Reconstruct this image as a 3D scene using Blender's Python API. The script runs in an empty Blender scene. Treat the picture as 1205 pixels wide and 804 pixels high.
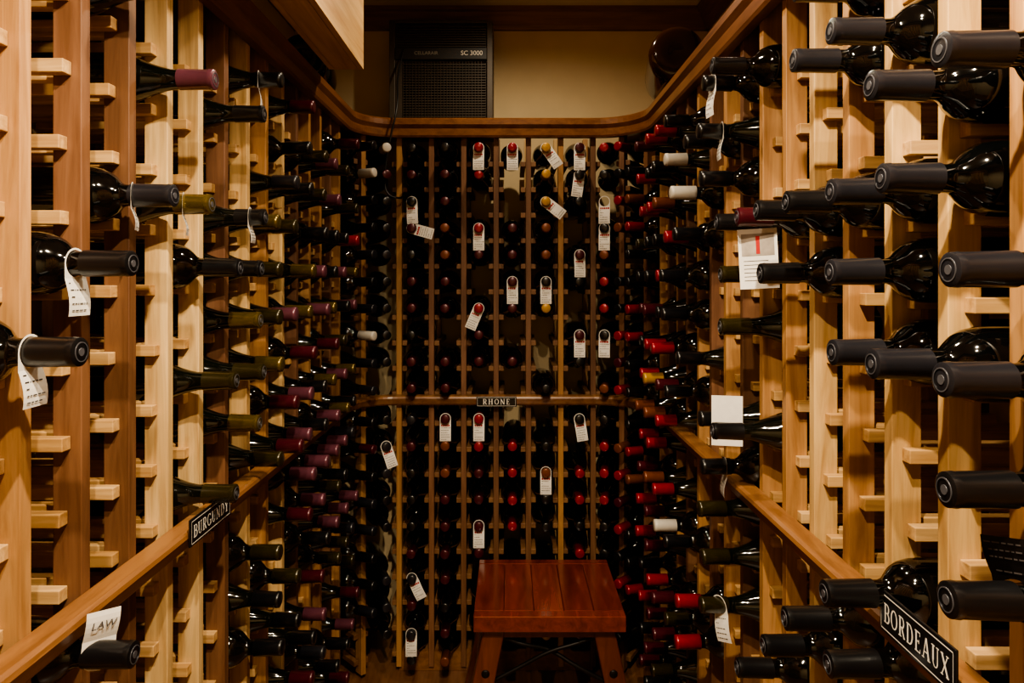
import bpy, math, random
from mathutils import Vector, Matrix
random.seed(7)
H=1.42
F=800.0
def Z(z): return z+H
def lin(c):
    return tuple((x/12.92 if x<=0.04045 else ((x+0.055)/1.055)**2.4) for x in c)
def hexc(h):
    return lin(tuple(int(h[i:i+2],16)/255 for i in (0,2,4)))
scene=bpy.context.scene
COL=scene.collection
# ------------------------------------------------------------ materials
def newmat(name):
    m=bpy.data.materials.new(name); m.use_nodes=True
    nt=m.node_tree; b=nt.nodes['Principled BSDF']
    return m,nt,b
def plain(name,col,rough=.5,metal=0,noise=0.0,nscale=30,spec=None,bump=0,coat=0):
    m,nt,b=newmat(name)
    b.inputs['Roughness'].default_value=rough
    b.inputs['Metallic'].default_value=metal
    b.inputs['Coat Weight'].default_value=coat; b.inputs['Coat Roughness'].default_value=.18
    if spec is not None: b.inputs['Specular IOR Level'].default_value=spec
    if noise>0:
        tc=nt.nodes.new('ShaderNodeTexCoord'); n=nt.nodes.new('ShaderNodeTexNoise')
        n.inputs['Scale'].default_value=nscale; n.inputs['Detail'].default_value=4
        nt.links.new(tc.outputs['Object'],n.inputs['Vector'])
        r=nt.nodes.new('ShaderNodeValToRGB')
        r.color_ramp.elements[0].position=.3; r.color_ramp.elements[1].position=.7
        r.color_ramp.elements[0].color=(*[c*(1-noise) for c in col],1)
        r.color_ramp.elements[1].color=(*[min(1,c*(1+noise)) for c in col],1)
        nt.links.new(n.outputs['Fac'],r.inputs['Fac'])
        nt.links.new(r.outputs['Color'],b.inputs['Base Color'])
        if bump:
            bp=nt.nodes.new('ShaderNodeBump'); bp.inputs['Strength'].default_value=bump
            bp.inputs['Distance'].default_value=.002
            nt.links.new(n.outputs['Fac'],bp.inputs['Height']); nt.links.new(bp.outputs['Normal'],b.inputs['Normal'])
    else:
        b.inputs['Base Color'].default_value=(*col,1)
    return m
def wood(name,scale,stops,rough=.5,dark=.55,coat=0):
    """grain stretched along the axis with the small scale; tone varies board by board"""
    m,nt,b=newmat(name)
    N=nt.nodes.new; L=nt.links.new
    tc=N('ShaderNodeTexCoord'); geo=N('ShaderNodeNewGeometry')
    mp=N('ShaderNodeMapping'); mp.inputs['Scale'].default_value=scale
    add=N('ShaderNodeVectorMath'); add.operation='ADD'
    comb=N('ShaderNodeCombineXYZ')
    mul=N('ShaderNodeMath'); mul.operation='MULTIPLY'; mul.inputs[1].default_value=37.0
    L(geo.outputs['Random Per Island'],mul.inputs[0])
    for i in range(3): L(mul.outputs[0],comb.inputs[i])
    L(tc.outputs['Object'],add.inputs[0]); L(comb.outputs[0],add.inputs[1])
    L(add.outputs[0],mp.inputs['Vector'])
    n=N('ShaderNodeTexNoise'); n.inputs['Scale'].default_value=1; n.inputs['Detail'].default_value=6
    n.inputs['Roughness'].default_value=.65; n.inputs['Distortion'].default_value=.6
    L(mp.outputs[0],n.inputs['Vector'])
    ramp=N('ShaderNodeValToRGB'); cr=ramp.color_ramp
    while len(cr.elements)<len(stops): cr.elements.new(.5)
    for e,(p,c) in zip(cr.elements,stops):
        e.position=p; e.color=(*c,1)
    L(geo.outputs['Random Per Island'],ramp.inputs['Fac'])
    g=N('ShaderNodeValToRGB'); g.color_ramp.elements[0].position=.32; g.color_ramp.elements[1].position=.62
    g.color_ramp.elements[0].color=(dark,dark*.86,dark*.72,1); g.color_ramp.elements[1].color=(1,1,1,1)
    L(n.outputs['Fac'],g.inputs['Fac'])
    mx=N('ShaderNodeMix'); mx.data_type='RGBA'; mx.blend_type='MULTIPLY'; mx.inputs[0].default_value=1
    L(ramp.outputs['Color'],mx.inputs[6]); L(g.outputs['Color'],mx.inputs[7])
    L(mx.outputs[2],b.inputs['Base Color'])
    b.inputs['Roughness'].default_value=rough
    b.inputs['Coat Weight'].default_value=coat; b.inputs['Coat Roughness'].default_value=.15
    bp=N('ShaderNodeBump'); bp.inputs['Strength'].default_value=.15; bp.inputs['Distance'].default_value=.001
    L(n.outputs['Fac'],bp.inputs['Height']); L(bp.outputs['Normal'],b.inputs['Normal'])
    return m
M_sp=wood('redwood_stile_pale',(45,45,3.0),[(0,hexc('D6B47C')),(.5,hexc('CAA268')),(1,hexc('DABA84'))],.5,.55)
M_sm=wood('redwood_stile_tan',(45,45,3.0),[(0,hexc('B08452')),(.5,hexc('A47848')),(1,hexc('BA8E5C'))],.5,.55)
M_sr=wood('redwood_stile_heart_shade',(45,45,3.0),[(0,hexc('7A563A')),(.5,hexc('6E4C32')),(1,hexc('865E42'))],.5,.55)  # heartwood tone; on the back rack and corners it also paints in light falloff
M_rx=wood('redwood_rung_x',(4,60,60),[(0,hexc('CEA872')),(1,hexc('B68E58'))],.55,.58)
M_ry=wood('redwood_rung_y_shade',(60,4,60),[(0,hexc('8A6440')),(1,hexc('785436'))],.55,.58)  # back rack rungs: darker copy of the rung wood, light falloff put into colour
M_rail=wood('redwood_rail',(30,4,50),[(0,hexc('8E643C')),(1,hexc('865C36'))],.38,.55,.15)
M_railtop=wood('redwood_toprail',(25,5,50),[(0,hexc('7E522C')),(1,hexc('764A28'))],.38,.55,.15)
M_box=wood('pine_box',(40,2.5,40),[(0,hexc('D8B27A')),(1,hexc('D2AA70'))],.5,.7)
M_crown=wood('crown_wood',(4,4,60),[(0,hexc('7C5430')),(1,hexc('7C5430'))],.45,.6)
M_seat=wood('cherry_seat',(30,4,30),[(0,hexc('7A3018')),(.5,hexc('6E2812')),(1,hexc('84381A'))],.2,.5,.6)
M_leg=wood('cherry_leg',(50,50,5),[(0,hexc('6E3618')),(1,hexc('5E2C12'))],.35,.6,.3)
M_floor=wood('floor_wood',(40,4,40),[(0,hexc('6B4A30')),(.5,hexc('7A5436')),(1,hexc('5A3C26'))],.35,.6)
M_wall=plain('wall_plaster',hexc('CDB890'),.85,0,.05,8,bump=.2)
M_ceil=plain('ceiling_paint',hexc('CDBFA4'),.9,0,.04,12,bump=.1)
def glass(name,col):
    m,nt,b=newmat(name)
    b.inputs['Base Color'].default_value=(*col,1)
    b.inputs['IOR'].default_value=1.56
    tc=nt.nodes.new('ShaderNodeTexCoord'); n=nt.nodes.new('ShaderNodeTexNoise')
    n.inputs['Scale'].default_value=25; nt.links.new(tc.outputs['Object'],n.inputs['Vector'])
    mr=nt.nodes.new('ShaderNodeMapRange'); mr.inputs['To Min'].default_value=.03; mr.inputs['To Max'].default_value=.10
    nt.links.new(n.outputs['Fac'],mr.inputs['Value']); nt.links.new(mr.outputs[0],b.inputs['Roughness'])
    return m
M_glass=glass('dark_bottle_glass',(.0012,.0014,.0014))
M_glassg=glass('green_bottle_glass',(.0025,.0032,.0018))
CAPS={
 'black':plain('capsule_black',hexc('0D0D0F'),.3,0,.1,60,coat=.15),
 'grey':plain('capsule_charcoal',hexc('1D1D22'),.32,.1,.08,60,coat=.15),
 'red':plain('capsule_red',hexc('8A1520'),.28,.25,.1,60,coat=.2),
 'wine':plain('capsule_wine',hexc('44121C'),.3,.25,.1,60,coat=.2),
 'purple':plain('capsule_purple',hexc('5E3440'),.32,.3,.1,60,coat=.2),
 'gold':plain('capsule_olive_gold',hexc('6A5A2E'),.26,.7,.15,60),
 'olive':plain('capsule_dark_olive',hexc('2E2812'),.26,.4,.15,60,coat=.2),
 'yellow':plain('capsule_yellow',hexc('B0842A'),.35,.2,.1,60),
 'white':plain('capsule_white',hexc('BDB7AC'),.4,0,.05,60),
 'orange':plain('capsule_orange',hexc('6C3818'),.35,.2,.1,60),
}
CK=list(CAPS)
M_emb=plain('capsule_emboss',hexc('5E5E64'),.35,.5)
M_paper=plain('tag_paper',hexc('E0DCD4'),.8,0,.04,80)
M_ink=plain('tag_ink',hexc('3A3636'),.8)
M_inkred=plain('tag_red_ink',hexc('A8201E'),.8)
M_black=plain('sign_black',hexc('101012'),.3,0,.1,40)
M_white=plain('sign_letter_white',hexc('E8E4DA'),.5)
M_ac=plain('ac_cabinet',hexc('42392E'),.5,.2,.08,20)
M_acd=plain('ac_dark',hexc('14110E'),.5)
M_iron=plain('wrought_iron',hexc('1A1614'),.45,.6,.2,50)
M_label=plain('bottle_label',hexc('D9CFB8'),.7,0,.06,40)
M_cable=plain('cable_black',hexc('0E0D0D'),.5)

# ------------------------------------------------------------ mesh builder
class MB:
    def __init__(s): s.v=[];s.f=[];s.m=[];s.sm=[]
    def add(s,verts,faces,mats,smooth=False):
        o=len(s.v); s.v+= [tuple(v) for v in verts]
        s.f+=[tuple(i+o for i in f) for f in faces]
        s.m+= mats if isinstance(mats,list) else [mats]*len(faces)
        s.sm+=[smooth]*len(faces)
    def box(s,o,ax,ay,az,x0,x1,y0,y1,z0,z1,m=0):
        o=Vector(o);P=[]
        for (x,y,z) in [(x0,y0,z0),(x1,y0,z0),(x1,y1,z0),(x0,y1,z0),(x0,y0,z1),(x1,y0,z1),(x1,y1,z1),(x0,y1,z1)]:
            P.append(o+ax*x+ay*y+az*z)
        fs=[(0,3,2,1),(4,5,6,7),(0,1,5,4),(1,2,6,5),(2,3,7,6),(3,0,4,7)]
        if ax.cross(ay).dot(az)<0: fs=[f[::-1] for f in fs]
        s.add(P,fs,m)
    def abox(s,x0,x1,y0,y1,z0,z1,m=0):
        s.box((0,0,0),Vector((1,0,0)),Vector((0,1,0)),Vector((0,0,1)),x0,x1,y0,y1,z0,z1,m)
    def obj(s,name,mats,parent=None,bevel=0):
        me=bpy.data.meshes.new(name); me.from_pydata(s.v,[],s.f)
        for m in mats: me.materials.append(m)
        me.polygons.foreach_set('material_index',s.m)
        me.polygons.foreach_set('use_smooth',s.sm); me.update()
        ob=bpy.data.objects.new(name,me); COL.objects.link(ob)
        if parent: ob.parent=parent
        if bevel:
            bv=ob.modifiers.new('bevel','BEVEL'); bv.width=bevel; bv.segments=2; bv.limit_method='ANGLE'
        return ob
def empty(name):
    e=bpy.data.objects.new(name,None); e.empty_display_size=.1; COL.objects.link(e); return e
X=Vector((1,0,0));Y=Vector((0,1,0));ZZ=Vector((0,0,1))

# ------------------------------------------------------------ room
XL,XR,YB,YN=-.875,.805,2.76,-.95
CZ=Z(1.085)
def room(name,a,m):
    b=MB(); b.abox(*a); return b.obj(name,[m])
room('floor',(XL-.1,XR+.1,YN-.1,YB+.1,-.06,0),M_floor)
room('ceiling',(XL-.1,XR+.1,YN-.1,YB+.1,CZ,CZ+.06),M_ceil)
room('wall_left',(XL-.1,XL,YN,YB,0,CZ),M_wall)
room('wall_right',(XR,XR+.1,YN,YB,0,CZ),M_wall)
room('wall_back',(XL-.1,XR+.1,YB,YB+.1,0,CZ),M_wall)
room('wall_front',(XL-.1,XR+.1,YN-.1,YN,0,CZ),M_wall)
def crown(name,o,ax,ln,out):
    b=MB(); prof=[(0,0),(.018,0),(.022,.015),(.05,.06),(.062,.066),(.062,.08),(0,.08)]
    n=len(prof);vs=[];o=Vector(o)
    for t in (0,ln):
        for (p,q) in prof: vs.append(o+ax*t+out*p+ZZ*(q-.08))
    fs=[(i,(i+1)%n,n+(i+1)%n,n+i) for i in range(n)]+[tuple(range(n))[::-1],tuple(range(n,2*n))]
    b.add(vs,fs,0); return b.obj(name,[M_crown])
crown('trim_1',(XL,YB,CZ),X,XR-XL,-Y)
crown('trim_2',(XL,YN,CZ),Y,YB-YN,X)
crown('trim_3',(XR,YN,CZ),Y,YB-YN,-X)
# ------------------------------------------------------------ racks
xl,xr,yb=-.565,.495,2.45
RL,RR=.165,.195
CL=Vector((-.40,2.285,0)); CR=Vector((.30,2.255,0))
P=.1125
rowsL=[.019+.0985*k for k in range(4,-5,-1)]+[-.470-.0985*j for j in range(9)]
rowsR=[.008+.0985*k for k in range(4,-5,-1)]+[-.473-.0985*j for j in range(9)]
yrow=[173+31.7*j for j in range(10)]
ylow=[495+31.7*j for j in range(10)]
rowsB=[(328-y)/342 for y in yrow]+[(328-y)/342 for y in ylow]
rack=empty('wine_rack')
stiles=MB(); rungs=MB()
TOPZ=.555
def ladder(p,n,t,rows,depth=.285,matr=0,sides=(1,-1),tone=None):
    p=Vector(p)
    if tone is None: tone=random.choice([0,1,1,2])
    stiles.box(p,t,n,ZZ,-.0095,.0095,-.038,0,.02,Z(TOPZ),tone)
    stiles.box(p,t,n,ZZ,-.0095,.0095,-depth,-depth+.03,.02,Z(TOPZ),random.choice([0,1,2]))
    for s in sides:
        for z in rows:
            a,b=(.0098,.0275) if s>0 else (-.0275,-.0098)
            j=random.uniform(-.004,.004)
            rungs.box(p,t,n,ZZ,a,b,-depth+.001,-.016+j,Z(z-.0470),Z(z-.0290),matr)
colsL=[];colsR=[]
toneL={0:1,1:2,2:2,3:0,4:0,5:2,6:0,7:1,8:0,9:2,10:1,11:1,12:2,13:1}
toneR={0:0,1:0,2:1,3:0,4:1,5:1,6:2,7:1,8:2,9:1,10:2,11:1,12:2,13:1}
for i in range(-10,14):
    yc=.803-.0095+P*i
    ladder((xl,yc,0),X,Y,rowsL,tone=toneL.get(i,1))
    if i<13: colsL.append((i+1,Vector((xl,yc+P/2,0)),X))
    yc=.787-.0095+P*i
    ladder((xr,yc,0),-X,Y,rowsR,tone=toneR.get(i,1))
    if i<13: colsR.append((i+1,Vector((xr,yc+P/2,0)),-X))
def dirv(a): a=math.radians(a); return Vector((math.cos(a),math.sin(a),0))
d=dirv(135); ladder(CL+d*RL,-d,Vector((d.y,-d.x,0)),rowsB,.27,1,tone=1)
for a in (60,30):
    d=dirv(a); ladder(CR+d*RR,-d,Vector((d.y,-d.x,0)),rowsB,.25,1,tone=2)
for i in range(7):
    ladder((-.40+i*.11667,yb,0),-Y,X,rowsB,.285,1,tone=[1,2,2,2,2,1,2][i])  # mostly dark tones here, standing in for light fading towards the back
cornL=[(CL+dirv(a)*RL,-dirv(a)) for a in (157.5,112.5)]
cornR=[(CR+dirv(a)*RR,-dirv(a)) for a in (75,45,15)]
stiles.obj('stiles',[M_sp,M_sm,M_sr],rack,.0012)
rungs.obj('rungs',[M_rx,M_ry],rack,.0012)
def path(off):
    pts=[(xl+off,-.6)]
    pts+= [(xl+off,y) for y in (0,.6,1.2,1.8)]
    for k in range(0,13):
        d=dirv(180-90*k/12); q=CL+d*(RL-off); pts.append((q.x,q.y))
    for x in (-.2,0,.15): pts.append((x,yb-off))
    for k in range(0,13):
        d=dirv(90-90*k/12); q=CR+d*(RR-off); pts.append((q.x,q.y))
    pts+= [(xr-off,y) for y in (1.8,1.2,.6,0,-.6)]
    return pts
def rail(name,prof,mat):
    b=MB(); n=len(prof)
    rings=[]
    for (o,z) in prof: rings.append([(x,y,Z(z)) for x,y in path(o)])
    m=len(rings[0]); vs=[rings[i][k] for k in range(m) for i in range(n)]
    fs=[]
    for k in range(m-1):
        for i in range(n):
            j=(i+1)%n
            fs.append((k*n+i,k*n+j,(k+1)*n+j,(k+1)*n+i))
    fs+= [tuple(range(n))[::-1],tuple((m-1)*n+i for i in range(n))]
    b.add(vs,fs,0); ob=b.obj(name,[mat],rack)
    import bmesh
    bm=bmesh.new(); bm.from_mesh(ob.data); bmesh.ops.recalc_face_normals(bm,faces=bm.faces); bm.to_mesh(ob.data); bm.free()
    return ob
rail('display_rail',[(.0005,-.452),(.024,-.452),(.030,-.446),(.038,-.426),(.036,-.420),(.030,-.417),(.0005,-.417)],M_rail)
rail('top_rail',[(.0005,.505),(.022,.505),(.026,.512),(.028,.535),(.038,.548),(.038,.566),(.032,.572),(-.02,.572),(-.02,.5555),(.0005,.5555)],M_railtop)
b=MB()
b.abox(XL+.002,xl-.021,-.6,2.2,Z(.556),Z(.572)); b.abox(xr+.021,XR-.002,-.6,2.2,Z(.556),Z(.572))
b.abox(XL+.002,-.05,2.4725,YB-.002,Z(.556),Z(.572)); b.abox(.44,XR-.002,2.4725,YB-.002,Z(.556),Z(.572))
b.abox(XL+.002,xl-.005,2.2005,2.472,Z(.556),Z(.572)); b.abox(xr+.005,XR-.002,2.2005,2.472,Z(.556),Z(.572))
b.obj('top_deck',[M_rail],rack)
b=MB()
b.abox(xl-.03,xl-.012,-.6,2.27,.001,.07); b.abox(xr+.012,xr+.03,-.6,2.24,.001,.07); b.abox(-.40,.30,yb+.012,yb+.03,.001,.07)
b.obj('toe_kick',[M_rail],rack)
# ------------------------------------------------------------ bottles
BORD=[(0,.0),(0,.0125),(-.0015,.0158),(-.008,.0165),(-.0095,.0160),(-.060,.0168),(-.0605,.0150),(-.070,.0152),(-.077,.0180),(-.084,.0245),(-.091,.0312),(-.100,.0365),(-.112,.0396),(-.125,.0404),(-.27,.0400),(-.286,.0385),(-.292,.032),(-.288,.01),(-.286,.0)]
BURG=[(0,.0),(0,.0125),(-.0015,.0158),(-.008,.0165),(-.0095,.0155),(-.056,.0165),(-.0565,.0152),(-.068,.0160),(-.082,.0190),(-.098,.0240),(-.113,.0300),(-.130,.0360),(-.146,.0394),(-.162,.0406),(-.27,.0402),(-.287,.0385),(-.292,.031),(-.288,.01),(-.286,.0)]
def geo(prof,seg,ncap=6):
    vs=[];fs=[];ms=[]
    rings=[]
    for (x,r) in prof:
        if r==0: rings.append([len(vs)]); vs.append(Vector((x,0,0)))
        else:
            ids=[]
            for k in range(seg):
                a=2*math.pi*k/seg; ids.append(len(vs)); vs.append(Vector((x,r*math.cos(a),r*math.sin(a))))
            rings.append(ids)
    for i in range(len(rings)-1):
        A,B=rings[i],rings[i+1]; mi=1 if i<ncap else 0
        for k in range(seg):
            l=(k+1)%seg
            if len(A)==1: fs.append((A[0],B[k],B[l]))
            elif len(B)==1: fs.append((A[k],B[0],A[l]))
            else: fs.append((A[k],B[k],B[l],A[l]))
            ms.append(mi)
    return vs,fs,ms
G={('b',0):geo(BORD,24),('g',0):geo(BURG,24),('b',1):geo(BORD,48),('g',1):geo(BURG,48)}
def frame(tip,n,tilt=0,yaw=0,roll=0):
    n=n.normalized(); t=ZZ.cross(n).normalized(); up=n.cross(t)
    M=Matrix((n,t,up)).transposed().to_4x4()
    return Matrix.Translation(tip)@M@Matrix.Rotation(yaw,4,'Z')@Matrix.Rotation(tilt,4,'Y')@Matrix.Rotation(roll,4,'X')
meshcache={}
def single(tip,n,typ,cap):
    key=(typ,cap)
    if key not in meshcache:
        vs,fs,ms=G[(typ,1)]
        b=MB(); b.add(vs,fs,list(ms),True)
        seg=32
        for (r0,r1) in ((.0098,.0110),(.0,.0045)):
            v=[];f=[]
            for k in range(seg):
                a=2*math.pi*k/seg
                for r in (max(r0,.0002),r1): v.append((.0007,r*math.cos(a),r*math.sin(a)))
                v.append((-.0002,r1*math.cos(a),r1*math.sin(a)))
            for k in range(seg):
                l=(k+1)%seg
                f.append((3*k,3*k+1,3*l+1,3*l)); f.append((3*k+1,3*k+2,3*l+2,3*l+1))
            b.add(v,f,2,False)
        me=bpy.data.meshes.new('wine_bottle')
        me.from_pydata(b.v,[],b.f)
        for m in (M_glassg if typ=='g' else M_glass,CAPS[cap],M_emb): me.materials.append(m)
        me.polygons.foreach_set('material_index',b.m); me.polygons.foreach_set('use_smooth',b.sm); me.update()
        me.set_sharp_from_angle(angle=math.radians(50))
        meshcache[key]=me
    ob=bpy.data.objects.new('wine_bottle',meshcache[key]); COL.objects.link(ob)
    ob.matrix_world=frame(tip,n,random.uniform(-.02,.02),random.uniform(-.02,.02),random.uniform(0,6))
    return ob
mass=MB()
def massb(tip,n,typ,cap):
    vs,fs,ms=G[(typ,0)]
    M=frame(tip,n,random.uniform(-.025,.025),random.uniform(-.02,.02))
    ci=CK.index(cap)+2; gi=1 if typ=='g' else 0
    mass.add([M@v for v in vs],fs,[ci if m==1 else gi for m in ms],True)
PR=.108
def colpos(cols,idx):
    for i,p,n in cols:
        if i==idx: return p,n
def zk(w,k): return (.019 if w=='L' else .008)+.0985*k
def zj(w,j): return (-.470 if w=='L' else -.473)-.0985*j
tips={}
def put(w,c,row,typ,cap,pr=None):
    cols=colsL if w=='L' else colsR
    p,n=colpos(cols,c)
    z=zj(w,int(row[1:])) if row[0]=='j' else zk(w,int(row[1:]))
    pr=pr if pr is not None else (PR if w=='R' else .096)+random.uniform(-.010,.006)
    tip=Vector((p.x,p.y,Z(z)))+n*pr
    tips[(w,c,row)]=(tip,n)
    if p.y<1.36: single(tip,n,typ,cap)
    else: massb(tip,n,typ,cap)
for e in [(0,'k-1','b','black'),(1,'k0','b','black'),(1,'j0','b','black'),(2,'k4','g','black'),(2,'k1','b','grey'),
 (3,'k3','g','purple'),(3,'k1','g','gold'),(4,'k0','b','black'),(4,'k-2','g','olive'),(4,'k-4','g','olive'),
 (5,'k3','g','black'),(5,'k1','g','black'),(5,'k-1','g','gold'),(5,'k-2','g','olive'),(5,'k-3','g','gold'),
 (6,'k4','g','black'),(6,'k1','g','gold'),(6,'k0','g','olive'),(6,'k-1','g','olive'),(6,'k-2','g','gold'),(6,'k-4','g','olive'),(5,'k0','g','black'),
 (6,'j1','b','olive'),(6,'j2','g','black'),(6,'j3','b','black')]:
    put('L',*e)
for c in range(7,13):
    for r in ['k%d'%k for k in range(-4,5)]+['j%d'%j for j in range(8)]:
        pb=.6 if r in('k3','k4') and c<9 else .78
        if c==7: pb-=.15
        if random.random()<pb:
            low=r[0]=='j'
            cap=random.choices(['purple','wine','olive','black','gold','grey','red'],[5,3,3,5,1.8,1,.3] if not low else [4,3,2,6,.9,1,.3])[0]
            put('L',c,r,random.choice('gbg'),cap)
def R(c,row,typ,cap,pr=None): put('R',c-1,row,typ,cap,pr)
for e in [(0,'k2','b','grey'),(0,'k0','b','grey'),(0,'k-1','b','grey'),(0,'k-2','b','black'),(0,'k-3','b','black'),
 (1,'k2','b','grey'),(1,'k1','b','grey'),(1,'k-1','b','grey'),
 (2,'k3','b','grey'),(2,'k1','b','grey'),(2,'k0','b','grey'),(2,'k-1','b','grey'),(2,'k-4','b','black'),(2,'j0','b','black'),
 (3,'k4','b','grey'),(3,'k3','b','grey'),(3,'k1','b','black'),(3,'j0','b','black'),
 (4,'k1','b','black'),(4,'k0','b','black'),(4,'j1','b','black'),
 (5,'k1','b','wine'),(5,'j2','b','black'),(6,'k1','b','black'),(6,'k0','g','olive'),(6,'k-1','g','olive'),
 (7,'k4','b','black'),(7,'k3','g','black'),(7,'k2','b','black'),(7,'k-3','g','black'),(7,'k-4','b','black'),(7,'j0','g','olive'),(7,'j1','g','olive'),(7,'j2','g','olive'),
 (6,'k-3','g','black'),(8,'k3','b','black'),(6,'k4','b','black'),(9,'k-2','g','black'),(9,'k1','b','black'),(9,'k2','b','white'),(10,'k3','g','white'),(9,'j3','b','red'),(9,'j4','b','red')]:
    R(*e)
for c in range(10,14):
    for r in ['k%d'%k for k in range(-4,5)]+['j%d'%j for j in range(8)]:
        if ('R',c-1,r) in tips: continue
        if random.random()<(.4 if c==10 else .85):
            cap=random.choices(['red','wine','orange','olive','black','white','yellow'],[5,3,1,1,3.5,.15,.2])[0]
            R(c,r,random.choice('gb'),cap)
# back wall
occ_up=[[0,1,2,3,4,5,6,7,8,9],[0,1,2,3,4,5,6,8,9],[0,1,3,4,6,7,8],[0,3,4,5,6,8],[0,1,2,3,4,5,6,9],[0,1,2,4,5,7,8]]
occ_lo=[list(range(10)),list(range(10)),[0,1,2,3,4,5,7,8],[1,2,3,4,6,7],[1,2,3,4,6,7,8],[0,2,3,4,5,7,8]]
capsel=[['black','wine','grey','black'],['black','wine','orange','wine'],['red','wine','wine'],['red','wine','red'],['yellow','orange','black','yellow'],['black','red','wine','black']]
for i in range(6):
    x=-.40+.05833+.11667*i
    for half,occ,rows in ((0,occ_up[i],rowsB[:10]),(1,occ_lo[i],rowsB[10:])):
        for j in occ:
            tip=Vector((x,yb-PR+random.uniform(-.006,.012),Z(rows[j])))
            massb(tip,-Y,random.choice('gb'),random.choice(capsel[i]))
            tips[('B',i,(half,j))]=(tip,-Y)
for idx,(lst,cs) in enumerate(((cornL,['grey','grey','black','wine','black','white','black']),(cornR,['red','red','wine','black','orange','black']))):
    for (p,n) in lst:
        for j,z in enumerate(rowsB[:19]):
            if random.random()<.88:
                massb(Vector((p.x,p.y,Z(z)))+n*(PR-.006),n,random.choice('gb'),random.choice(cs))
mass.obj('wine_bottles',[M_glass,M_glassg]+[CAPS[k] for k in CK])
# ------------------------------------------------------------ tags
def tag_geo(b,M,w=.019,ln=.078,hole=.0172,lines=7,redblk=True):
    seg=24;v=[];f=[]
    ww=max(w,hole+.002)
    for k in range(seg):
        a=2*math.pi*k/seg; c,s=math.cos(a),math.sin(a)
        q=ww/max(abs(c),abs(s)) if s<0 else ww
        for (r) in (hole,q):
            v.append(M@Vector((0,r*c,r*s)))
    for k in range(seg):
        l=(k+1)%seg; f.append((2*k,2*k+1,2*l+1,2*l))
    b.add(v,f,0)
    n=6; v=[];f=[]
    for k in range(n+1):
        t=k/n; z=-ww*.97-(ln-ww)*t; bx=.006*math.sin(t*2.2)
        v.append(M@Vector((bx,-ww,z))); v.append(M@Vector((bx,ww,z)))
    for k in range(n): f.append((2*k,2*k+1,2*k+3,2*k+2))
    b.add(v,f,0)
    for k in range(lines):
        t=(k+.6)/(lines+.5); z=-ww-(ln-ww)*t; bx=.006*math.sin(t*2.2)+.0009
        x=-ww*.78; 
        rd=(k==0 and redblk)
        while x<ww*.6:
            wd=random.uniform(.004,.007) if rd else random.uniform(.002,.007)
            hh=.0032 if rd else .0007
            b.add([M@Vector((bx,x,z-hh)),M@Vector((bx,x+wd,z-hh)),M@Vector((bx,x+wd,z+hh)),M@Vector((bx,x,z+hh))],[(0,1,2,3)],2 if rd else 1)
            x+=wd+.0014
            if not rd and random.random()<.12: break
tg=MB()
def btag(key,roll=0):
    tip,n=tips[key]
    tag_geo(tg,frame(tip+n*-.018,n,0,random.uniform(-.1,.1),roll))
for key,roll in [((0,(0,2)),.05),((0,(0,3)),1.3),((2,(0,0)),0),((3,(0,0)),0),((4,(0,0)),.6),((4,(0,2)),.9),((5,(0,0)),0),((5,(0,1)),-.15),((2,(0,3)),0),((5,(0,4)),0),
      ((3,(0,5)),0),((4,(0,5)),0),((2,(0,6)),-.4),((5,(0,7)),0),((1,(1,0)),0),((2,(1,0)),0),((5,(1,0)),.15),((4,(1,2)),0),((2,(1,4)),0),((0,(1,6)),.5),((0,(1,8)),0)]:
    btag(('B',)+key,roll)
for z,c in ((rowsB[2],0),(rowsB[3],0),(rowsB[7],0)):
    p,n=cornR[c]; tag_geo(tg,frame(Vector((p.x,p.y,Z(z)))+n*(PR-.02),n,0,0,0))
p,n=cornL[1]; tag_geo(tg,frame(Vector((p.x,p.y,Z(rowsB[11])))+n*(PR-.02),n,0,0,.3))
tg.obj('neck_tags',[M_paper,M_ink,M_inkred])
def ntag(key,yaw=0,roll=0,back=.035,ln=.085,text=None,w=.0195,tilt=0,size=.012,mat=None):
    tip,n=tips[key]
    b=MB(); M=frame(tip-n*back,n,tilt,yaw,roll)
    tag_geo(b,M,w=w,ln=ln,lines=0 if text else 5,redblk=False)
    ob=b.obj('bottle_tag',[mat or M_paper,M_ink,M_inkred])
    if text:
        cu=bpy.data.curves.new('handwriting','FONT'); cu.body=text; cu.size=size; cu.align_x='CENTER'; cu.align_y='CENTER'; cu.shear=.2
        cu.materials.append(M_ink)
        t=bpy.data.objects.new('handwriting',cu); COL.objects.link(t); t.parent=ob
        L=Matrix(((0,0,1,.0075),(1,0,0,0),(0,1,0,-ln*.68),(0,0,0,1)))
        if abs(roll)>2: L=L@Matrix.Rotation(math.pi,4,'Z')
        t.matrix_world=M@L
    return ob
ntag(('L',0,'k-1'),yaw=.02,ln=.06,back=.055)
ntag(('L',1,'k0'),yaw=-.05,ln=.066,back=.072)
ntag(('L',1,'j0'),yaw=-.7,ln=.056,back=.046,text='LAW',roll=math.pi-.1,size=.013)
ntag(('L',2,'k1'),yaw=.38,ln=.05,back=.06)
ntag(('L',3,'k1'),yaw=.35,ln=.05,back=.045)
ntag(('L',5,'k1'),yaw=.15,ln=.05,back=.03)
ntag(('L',6,'k4'),yaw=.25,ln=.06,back=.05)
ntag(('R',6,'k4'),yaw=.1,ln=.07,back=.02)
ntag(('R',6,'k3'),yaw=-.1,ln=.06,back=.05)
ntag(('R',6,'k-4'),yaw=-.1,ln=.06,back=.05)
ntag(('R',6,'j2'),yaw=.5,roll=.3,ln=.07,back=.04)
ntag(('R',-1,'k-3'),yaw=.45,roll=math.pi+.2,ln=.055,back=.065,mat=M_iron)
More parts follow.
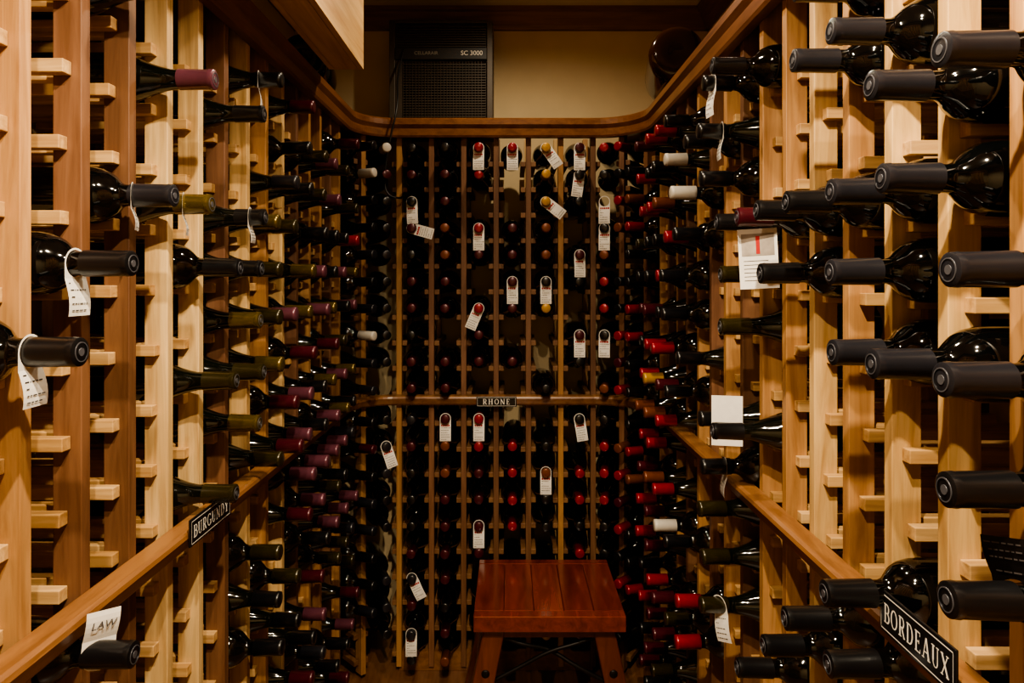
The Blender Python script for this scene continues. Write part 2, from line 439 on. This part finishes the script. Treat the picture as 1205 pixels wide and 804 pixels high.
# shelf cards
def card(o,w,h,yaw,roll,img=True):
    b=MB(); M=Matrix.Translation(Vector(o))@Matrix.Rotation(yaw,4,'Z')@Matrix.Rotation(roll,4,'Y')
    def q(x0,x1,z0,z1,y,m):
        b.add([M@Vector(c) for c in ((x0,y,z0),(x1,y,z0),(x1,y,z1),(x0,y,z1))],[(0,1,2,3)],m)
    R3=M.to_3x3(); b.box(o,R3@X,R3@Y,R3@ZZ,-w/2,w/2,0,.0015,-h/2,h/2,0)
    if img:
        q(-w*.42,w*.42,h*.05,h*.42,-.0006,1)
        q(-w*.05,w*.05,h*.08,h*.38,-.0009,2)
    for k in range(6): q(-w*.38,w*random.uniform(.1,.38),-h*(.03+.065*k)-.001,-h*(.03+.065*k),-.0006,3)
    return b.obj('shelf_card',[M_paper,plain('card_photo',hexc('9A8F84'),.6,0,.3,40),M_inkred,M_ink])
card((.435,1.19,Z(.035)),.065,.105,-.25,-.05)
card((.435,1.362,Z(-.285)),.06,.10,-.2,.0,False)
# ------------------------------------------------------------ signs: engraved serif capitals
GL={}
T,t_=.15,.06
def ser(x,y,w=.17): return ('l',x-w,y,x+w,y,.05)
GL['B']=(.72,[('l',.18,0,.18,1,T),('l',.05,.97,.4,.97,t_),('l',.05,.03,.4,.03,t_),('l',.18,.52,.4,.52,t_),('a',.38,.745,.22,.225,-90,90,.12),('a',.38,.275,.26,.245,-90,90,.13)])
GL['U']=(.8,[('l',.18,.3,.18,1,T),ser(.18,.97),('l',.62,.3,.62,1,.07),ser(.62,.97,.14),('a',.4,.3,.22,.27,180,360,.09)])
GL['R']=(.78,[('l',.18,0,.18,1,T),('l',.05,.97,.4,.97,t_),ser(.18,.03),('l',.18,.48,.4,.48,t_),('a',.38,.725,.22,.245,-90,90,.12),('l',.38,.48,.66,.0,.13),('l',.6,.03,.76,.03,.05)])
GL['G']=(.85,[('a',.43,.5,.34,.47,50,335,.12),('l',.72,.08,.72,.42,.12),('l',.56,.42,.84,.42,.05),('l',.66,.8,.66,.98,.05)])
GL['N']=(.86,[('l',.15,0,.15,1,.09),('l',.14,.97,.68,.03,.13),('l',.70,0,.70,1,.09),('l',.02,.97,.18,.97,.05),('l',.03,.03,.27,.03,.05),('l',.58,.97,.82,.97,.05)])
GL['D']=(.82,[('l',.18,0,.18,1,T),('l',.05,.97,.36,.97,t_),('l',.05,.03,.36,.03,t_),('a',.34,.5,.34,.47,-90,90,.13)])
GL['Y']=(.8,[('l',.1,.97,.4,.45,.13),('l',.7,.97,.4,.45,.07),('l',.4,0,.4,.48,T),ser(.12,.97,.14),ser(.68,.97,.12),ser(.4,.03)])
GL['O']=(.86,[('a',.43,.5,.33,.46,0,360,.12)])
GL['E']=(.7,[('l',.18,0,.18,1,T),('l',.05,.97,.58,.97,t_),('l',.05,.03,.6,.03,t_),('l',.18,.52,.46,.52,t_),('l',.57,.8,.57,.97,.05),('l',.6,.03,.6,.2,.05),('l',.46,.42,.46,.62,.05)])
GL['A']=(.84,[('l',.12,0,.4,1,.07),('l',.42,1,.7,0,T),('l',.22,.33,.6,.33,t_),ser(.12,.03,.12),ser(.7,.03,.14)])
GL['X']=(.82,[('l',.12,1,.7,0,T),('l',.68,1,.12,0,.07),ser(.14,.97,.13),ser(.66,.97,.12),ser(.14,.03,.12),ser(.68,.03,.13)])
GL['H']=(.88,[('l',.18,0,.18,1,T),('l',.68,0,.68,1,T),('l',.18,.52,.68,.52,t_),ser(.18,.97),ser(.18,.03),ser(.68,.97),ser(.68,.03)])
def sign(name,text,c,tx,n,w,h,k1=.46,gap=.1):
    e=empty(name); up=n.cross(tx) if n.cross(tx).z>0 else -n.cross(tx)
    b=MB(); b.box(c,tx,up,n,-w/2,w/2,-h/2,h/2,-.003,.0,0); b.obj('plate',[M_black],e,.0008)
    lh=h*k1; tot=sum(GL[ch][0]+gap for ch in text)-gap; sc=min(lh,w*.86/tot); x=-tot*sc/2
    b=MB()
    def pt(u,v,dz): return Vector(c)+tx*u+up*v+n*dz
    k=0
    def quad(pts):
        nonlocal k; k+=1; b.add([pt(p[0],p[1],.0004+.00002*(k%7)) for p in pts],[(0,1,2,3)],0)
    for ch in text:
        adv,ss=GL[ch]
        for s in ss:
            if s[0]=='l':
                _,x0,y0,x1,y1,wd=s; dx,dy=x1-x0,y1-y0; l=math.hypot(dx,dy); nx,ny=-dy/l*wd/2,dx/l*wd/2
                q=[(x0+nx,y0+ny),(x1+nx,y1+ny),(x1-nx,y1-ny),(x0-nx,y0-ny)]
                quad([(x+a*sc,(bb-.5)*lh) for a,bb in q])
            else:
                _,cx,cy,rx,ry,a0,a1,wd=s; N=16
                for i in range(N):
                    A=[math.radians(a0+(a1-a0)*j/N) for j in (i,i+1)]
                    def wv(a): return wd*(.45+.55*abs(math.cos(a)))
                    q=[]
                    for a,sg in ((A[0],1),(A[1],1),(A[1],-1),(A[0],-1)):
                        q.append((cx+(rx+sg*wv(a)/2)*math.cos(a),cy+(ry+sg*wv(a)/2)*math.sin(a)))
                    quad([(x+u*sc,(v-.5)*lh) for u,v in q])
        x+=(adv+gap)*sc
    b.obj('lettering',[M_white],e)
    b=MB()
    for (x0,x1,y0,y1) in ((-w*.475,w*.475,-h*.42,-h*.395),(-w*.475,w*.475,h*.395,h*.42),(-w*.475,-w*.47,-h*.42,h*.42),(w*.47,w*.475,-h*.42,h*.42)):
        b.add([pt(x0,y0,.0004),pt(x1,y0,.0004),pt(x1,y1,.0004),pt(x0,y1,.0004)],[(0,1,2,3)],0)
    b.obj('border',[M_white],e)
    return e
sign('burgundy_sign','BURGUNDY',(xl+.043,1.19,Z(-.418)),Y,X,.160,.045)
sign('bordeaux_sign','BORDEAUX',(xr-.043,.760,Z(-.402)),-Y,-X,.142,.050)
sign('rhone_sign','RHONE',(-.048,yb-.043,Z(-.436)),X,-Y,.142,.036,.54,.22)
# ------------------------------------------------------------ pine soffit box
b=MB(); b.abox(-.505,-.490,.9,1.9,Z(.585),CZ-.081); b.abox(-.489,-.425,.9,1.9,Z(.585),Z(.600)); b.abox(-.424,-.409,.9,1.9,Z(.585),CZ-.001)
b.abox(-.489,-.425,1.884,1.899,Z(.601),CZ-.001); b.abox(-.489,-.425,.901,.916,Z(.601),CZ-.001)
b.obj('wood_soffit_box',[M_box])
# ------------------------------------------------------------ cooling unit
ac=empty('cooling_unit')
ax0,ax1=-.455,-.065; zb,zt=Z(.573),Z(.975); yf=2.56
b=MB(); b.abox(ax0,ax1,yf+.02,YB-.003,zb,zt,0)
b.abox(ax0,ax0+.022,yf,yf+.02,zb,zt,0); b.abox(ax1-.022,ax1,yf,yf+.02,zb,zt,0); b.abox(ax0+.022,ax1-.022,yf,yf+.02,zt-.012,zt,0)
b.abox(ax0+.022,ax1-.022,yf,yf+.02,zb,zb+.02,0); b.abox(ax0+.022,ax1-.022,yf-.004,yf+.02,zt-.15,zt-.105,1)
b.obj('cabinet',[M_ac,M_acd],ac,.002)
b=MB()
for k in range(9):
    z=zt-.022-k*.0092; b.box((0,yf+.01,z),X,(Y+ZZ*.5).normalized(),ZZ,ax0+.026,ax1-.026,-.006,.008,-.0015,.0015,0)
for k in range(22):
    z=zt-.165-k*.0098
    if z>zb+.025: b.box((0,yf+.01,z),X,(Y+ZZ*.4).normalized(),ZZ,ax0+.05,ax1-.026,-.006,.008,-.001,.0015,0)
for k in range(26):
    x=ax0+.052+k*.0118
    b.abox(x,x+.0014,yf+.001,yf+.004,zb+.022,zt-.155,0)
b.abox(ax0+.024,ax0+.049,yf+.002,yf+.018,zb+.02,zt-.152,0)
b.obj('grille',[M_ac],ac)
def text(body,loc,size,mat,parent,name):
    cu=bpy.data.curves.new(name,'FONT'); cu.body=body; cu.size=size; cu.materials.append(mat)
    cu.align_y='CENTER'; o=bpy.data.objects.new(name,cu); COL.objects.link(o); o.parent=parent
    o.location=loc; o.rotation_euler=(math.radians(90),0,0); return o
text('SC 3000',(-.185,yf-.0045,zt-.127),.024,M_white,ac,'model_text')
text('CELLARAIR',(-.36,yf-.0045,zt-.127),.018,plain('ac_text',hexc('8A8478'),.5),ac,'name_text')
def curve(name,pts,r,mat,parent=None):
    cu=bpy.data.curves.new(name,'CURVE'); cu.dimensions='3D'; sp=cu.splines.new('BEZIER'); sp.bezier_points.add(len(pts)-1)
    for q,p in zip(sp.bezier_points,pts): q.co=p; q.handle_left_type=q.handle_right_type='AUTO'
    cu.bevel_depth=r; cu.bevel_resolution=3; cu.materials.append(mat)
    o=bpy.data.objects.new(name,cu); COL.objects.link(o)
    if parent: o.parent=parent
    return o
curve('hanging_cable',[(-.40,2.555,Z(.86)),(-.412,2.50,Z(.74)),(-.40,2.40,Z(.60)),(-.42,2.395,Z(.5)),(-.44,2.40,Z(.36)),(-.43,2.395,Z(.30)),(-.395,2.40,Z(.285)),(-.37,2.43,Z(.30))],.0035,M_cable)
# large-format bottles lying on top of the rack
def bigbottle(loc,n,s,mats):
    prof=[(x*s,r*s) for x,r in BURG]; vs,fs,ms=geo(prof,48)
    b=MB(); b.add(vs,fs,list(ms),True)
    lab=[];lf=[];N=20
    for k in range(N+1):
        a=math.radians(-70+140*k/N)
        for x in (-.255*s,-.185*s): lab.append((x,.0412*s*math.sin(a),.0412*s*math.cos(a)))
    for k in range(N): lf.append((2*k,2*k+1,2*k+3,2*k+2))
    b.add(lab,lf,2,True)
    ob=b.obj('large_format_wine_bottle',mats); ob.matrix_world=frame(Vector(loc),n); return ob
base=Vector((.485,1.98,Z(.5725+.083)))
dd=Vector((.16,1,0)).normalized()
bigbottle(base+dd*.285*2.0,dd,2.0,[plain('amber_glass',hexc('2A1408'),.1,0,.2,10),CAPS['orange'],M_label])
dd=Vector((-.15,1,0)).normalized()
bigbottle(Vector((-.60,1.98,Z(.5725+.0715)))+dd*.285*1.75,dd,1.75,[M_glass,CAPS['black'],M_label])
# ------------------------------------------------------------ stool
stool=empty('wooden_stool')
cx,cy,zs=.112,2.105,.47; w,dp=.215,.195
b=MB()
n=5; pw=(2*w)/n
for k in range(n): b.abox(cx-w+k*pw+.0003,cx-w+(k+1)*pw-.0003,cy-dp+.0355,cy+dp-.0355,zs-.045,zs)
b.abox(cx-w,cx+w,cy-dp,cy-dp+.035,zs-.045,zs); b.abox(cx-w,cx+w,cy+dp-.035,cy+dp,zs-.045,zs)
b.obj('seat',[M_seat],stool,.0025)
b=MB()
a=.185;c=.165
b.abox(cx-a,cx+a,cy-c,cy-c+.02,zs-.075,zs-.0455); b.abox(cx-a,cx+a,cy+c-.02,cy+c,zs-.075,zs-.0455)
b.abox(cx-a,cx-a+.02,cy-c+.021,cy+c-.021,zs-.075,zs-.0455); b.abox(cx+a-.02,cx+a,cy-c+.021,cy+c-.021,zs-.075,zs-.0455)
b.obj('apron',[M_leg],stool,.002)
b=MB()
for sx in(-1,1):
    for sy in(-1,1):
        top=Vector((cx+sx*.155,cy+sy*.135,zs-.046)); bot=Vector((cx+sx*.245,cy+sy*.185,0.001))
        q=.031; vs=[]
        for p in (bot,top):
            for (u,v) in ((-q,-q),(q,-q),(q,q),(-q,q)): vs.append(p+Vector((u,v,0)))
        b.add(vs,[(0,3,2,1),(4,5,6,7),(0,1,5,4),(1,2,6,5),(2,3,7,6),(3,0,4,7)],0)
leg=b.obj('legs',[M_leg],stool,.004)
def lp(sx,sy,z,inn=0):
    f=(zs-.046-z)/(zs-.046); return Vector((cx+sx*(.155+.09*f-inn),cy+sy*(.135+.05*f),z))
for sx in (-1,1):
    p=lp(sx,-1,.30)+Vector((0,-.031,0))
    bpy.ops.mesh.primitive_uv_sphere_add(segments=16,ring_count=8,radius=.012,location=p); o=bpy.context.object; o.scale=(1,.4,1); o.name='bolt'; o.data.materials.append(M_iron); o.parent=stool
for sy in (-1,1):
    for sg in (-1,1):
        curve('iron_brace',[lp(-sg,sy,.385,.02),Vector((cx-sg*.07,cy+sy*.145,.365)),Vector((cx,cy+sy*.148+(.011 if sg>0 else 0),.345)),Vector((cx+sg*.08,cy+sy*.15,.305)),lp(sg,sy,.26,.02)],.006,M_iron,stool)
b=MB()
for sx in (-1,1):
    p=lp(sx,-1,.16);q=lp(sx,1,.16); b.abox(p.x-.012,p.x+.012,p.y+.02,q.y-.02,.145,.175)
b.obj('stretchers',[M_leg],stool,.002)
# ------------------------------------------------------------ lights: small ceiling lamps on short stems
def lathe(b,prof,seg=32,m=0):
    v=[];f=[];n=len(prof)
    for k in range(seg):
        a=2*math.pi*k/seg
        for r,z in prof: v.append((r*math.cos(a),r*math.sin(a),z))
    for k in range(seg):
        l=(k+1)%seg
        for i in range(n-1): f.append((n*k+i,n*k+i+1,n*l+i+1,n*l+i))
    b.add(v,f,m,True)
def lamp(x,y,energy,drop,col=(1,.83,.60),size=150,rad=.016,blend=.6):
    e=empty('ceiling_spotlight'); e.location=(x,y,CZ)
    b=MB()
    if drop>.08:
        lathe(b,[(.001,-.012),(.035,-.012),(.038,0)]); lathe(b,[(.005,-.012),(.005,-drop+.05)])
        lathe(b,[(.005,-drop+.05),(.022,-drop+.045),(.030,-drop-.002),(.028,-drop-.002),(.020,-drop+.040)])
    else: lathe(b,[(.035,0),(.036,-.006),(.052,-.004),(.054,0)])
    b.obj('fixture',[M_white],e)
    L=bpy.data.lights.new('lamp','SPOT'); L.energy=energy; L.color=col; L.spot_size=math.radians(size); L.spot_blend=blend; L.shadow_soft_size=rad
    o=bpy.data.objects.new('lamp',L); COL.objects.link(o); o.parent=e; o.location=(0,0,-drop-.004)
lamp(.08,.30,135,.20)
lamp(-.12,.05,80,.20)
lamp(-.02,1.15,34,.14)
lamp(.05,2.0,24,.03,size=165)
W=bpy.data.worlds.new('World'); scene.world=W; W.use_nodes=True
W.node_tree.nodes['Background'].inputs[0].default_value=(.9,.8,.7,1); W.node_tree.nodes['Background'].inputs[1].default_value=.02
scene.view_settings.look='AgX - Medium High Contrast'
# ------------------------------------------------------------ camera
cam=bpy.data.cameras.new('camera'); co=bpy.data.objects.new('camera',cam); COL.objects.link(co)
co.location=(0,0,H); co.rotation_euler=(math.radians(90),0,0)
cam.sensor_width=36; cam.lens=F/1205*36; cam.shift_x=.002; cam.shift_y=-74/1205
cam.clip_start=.02
scene.camera=co
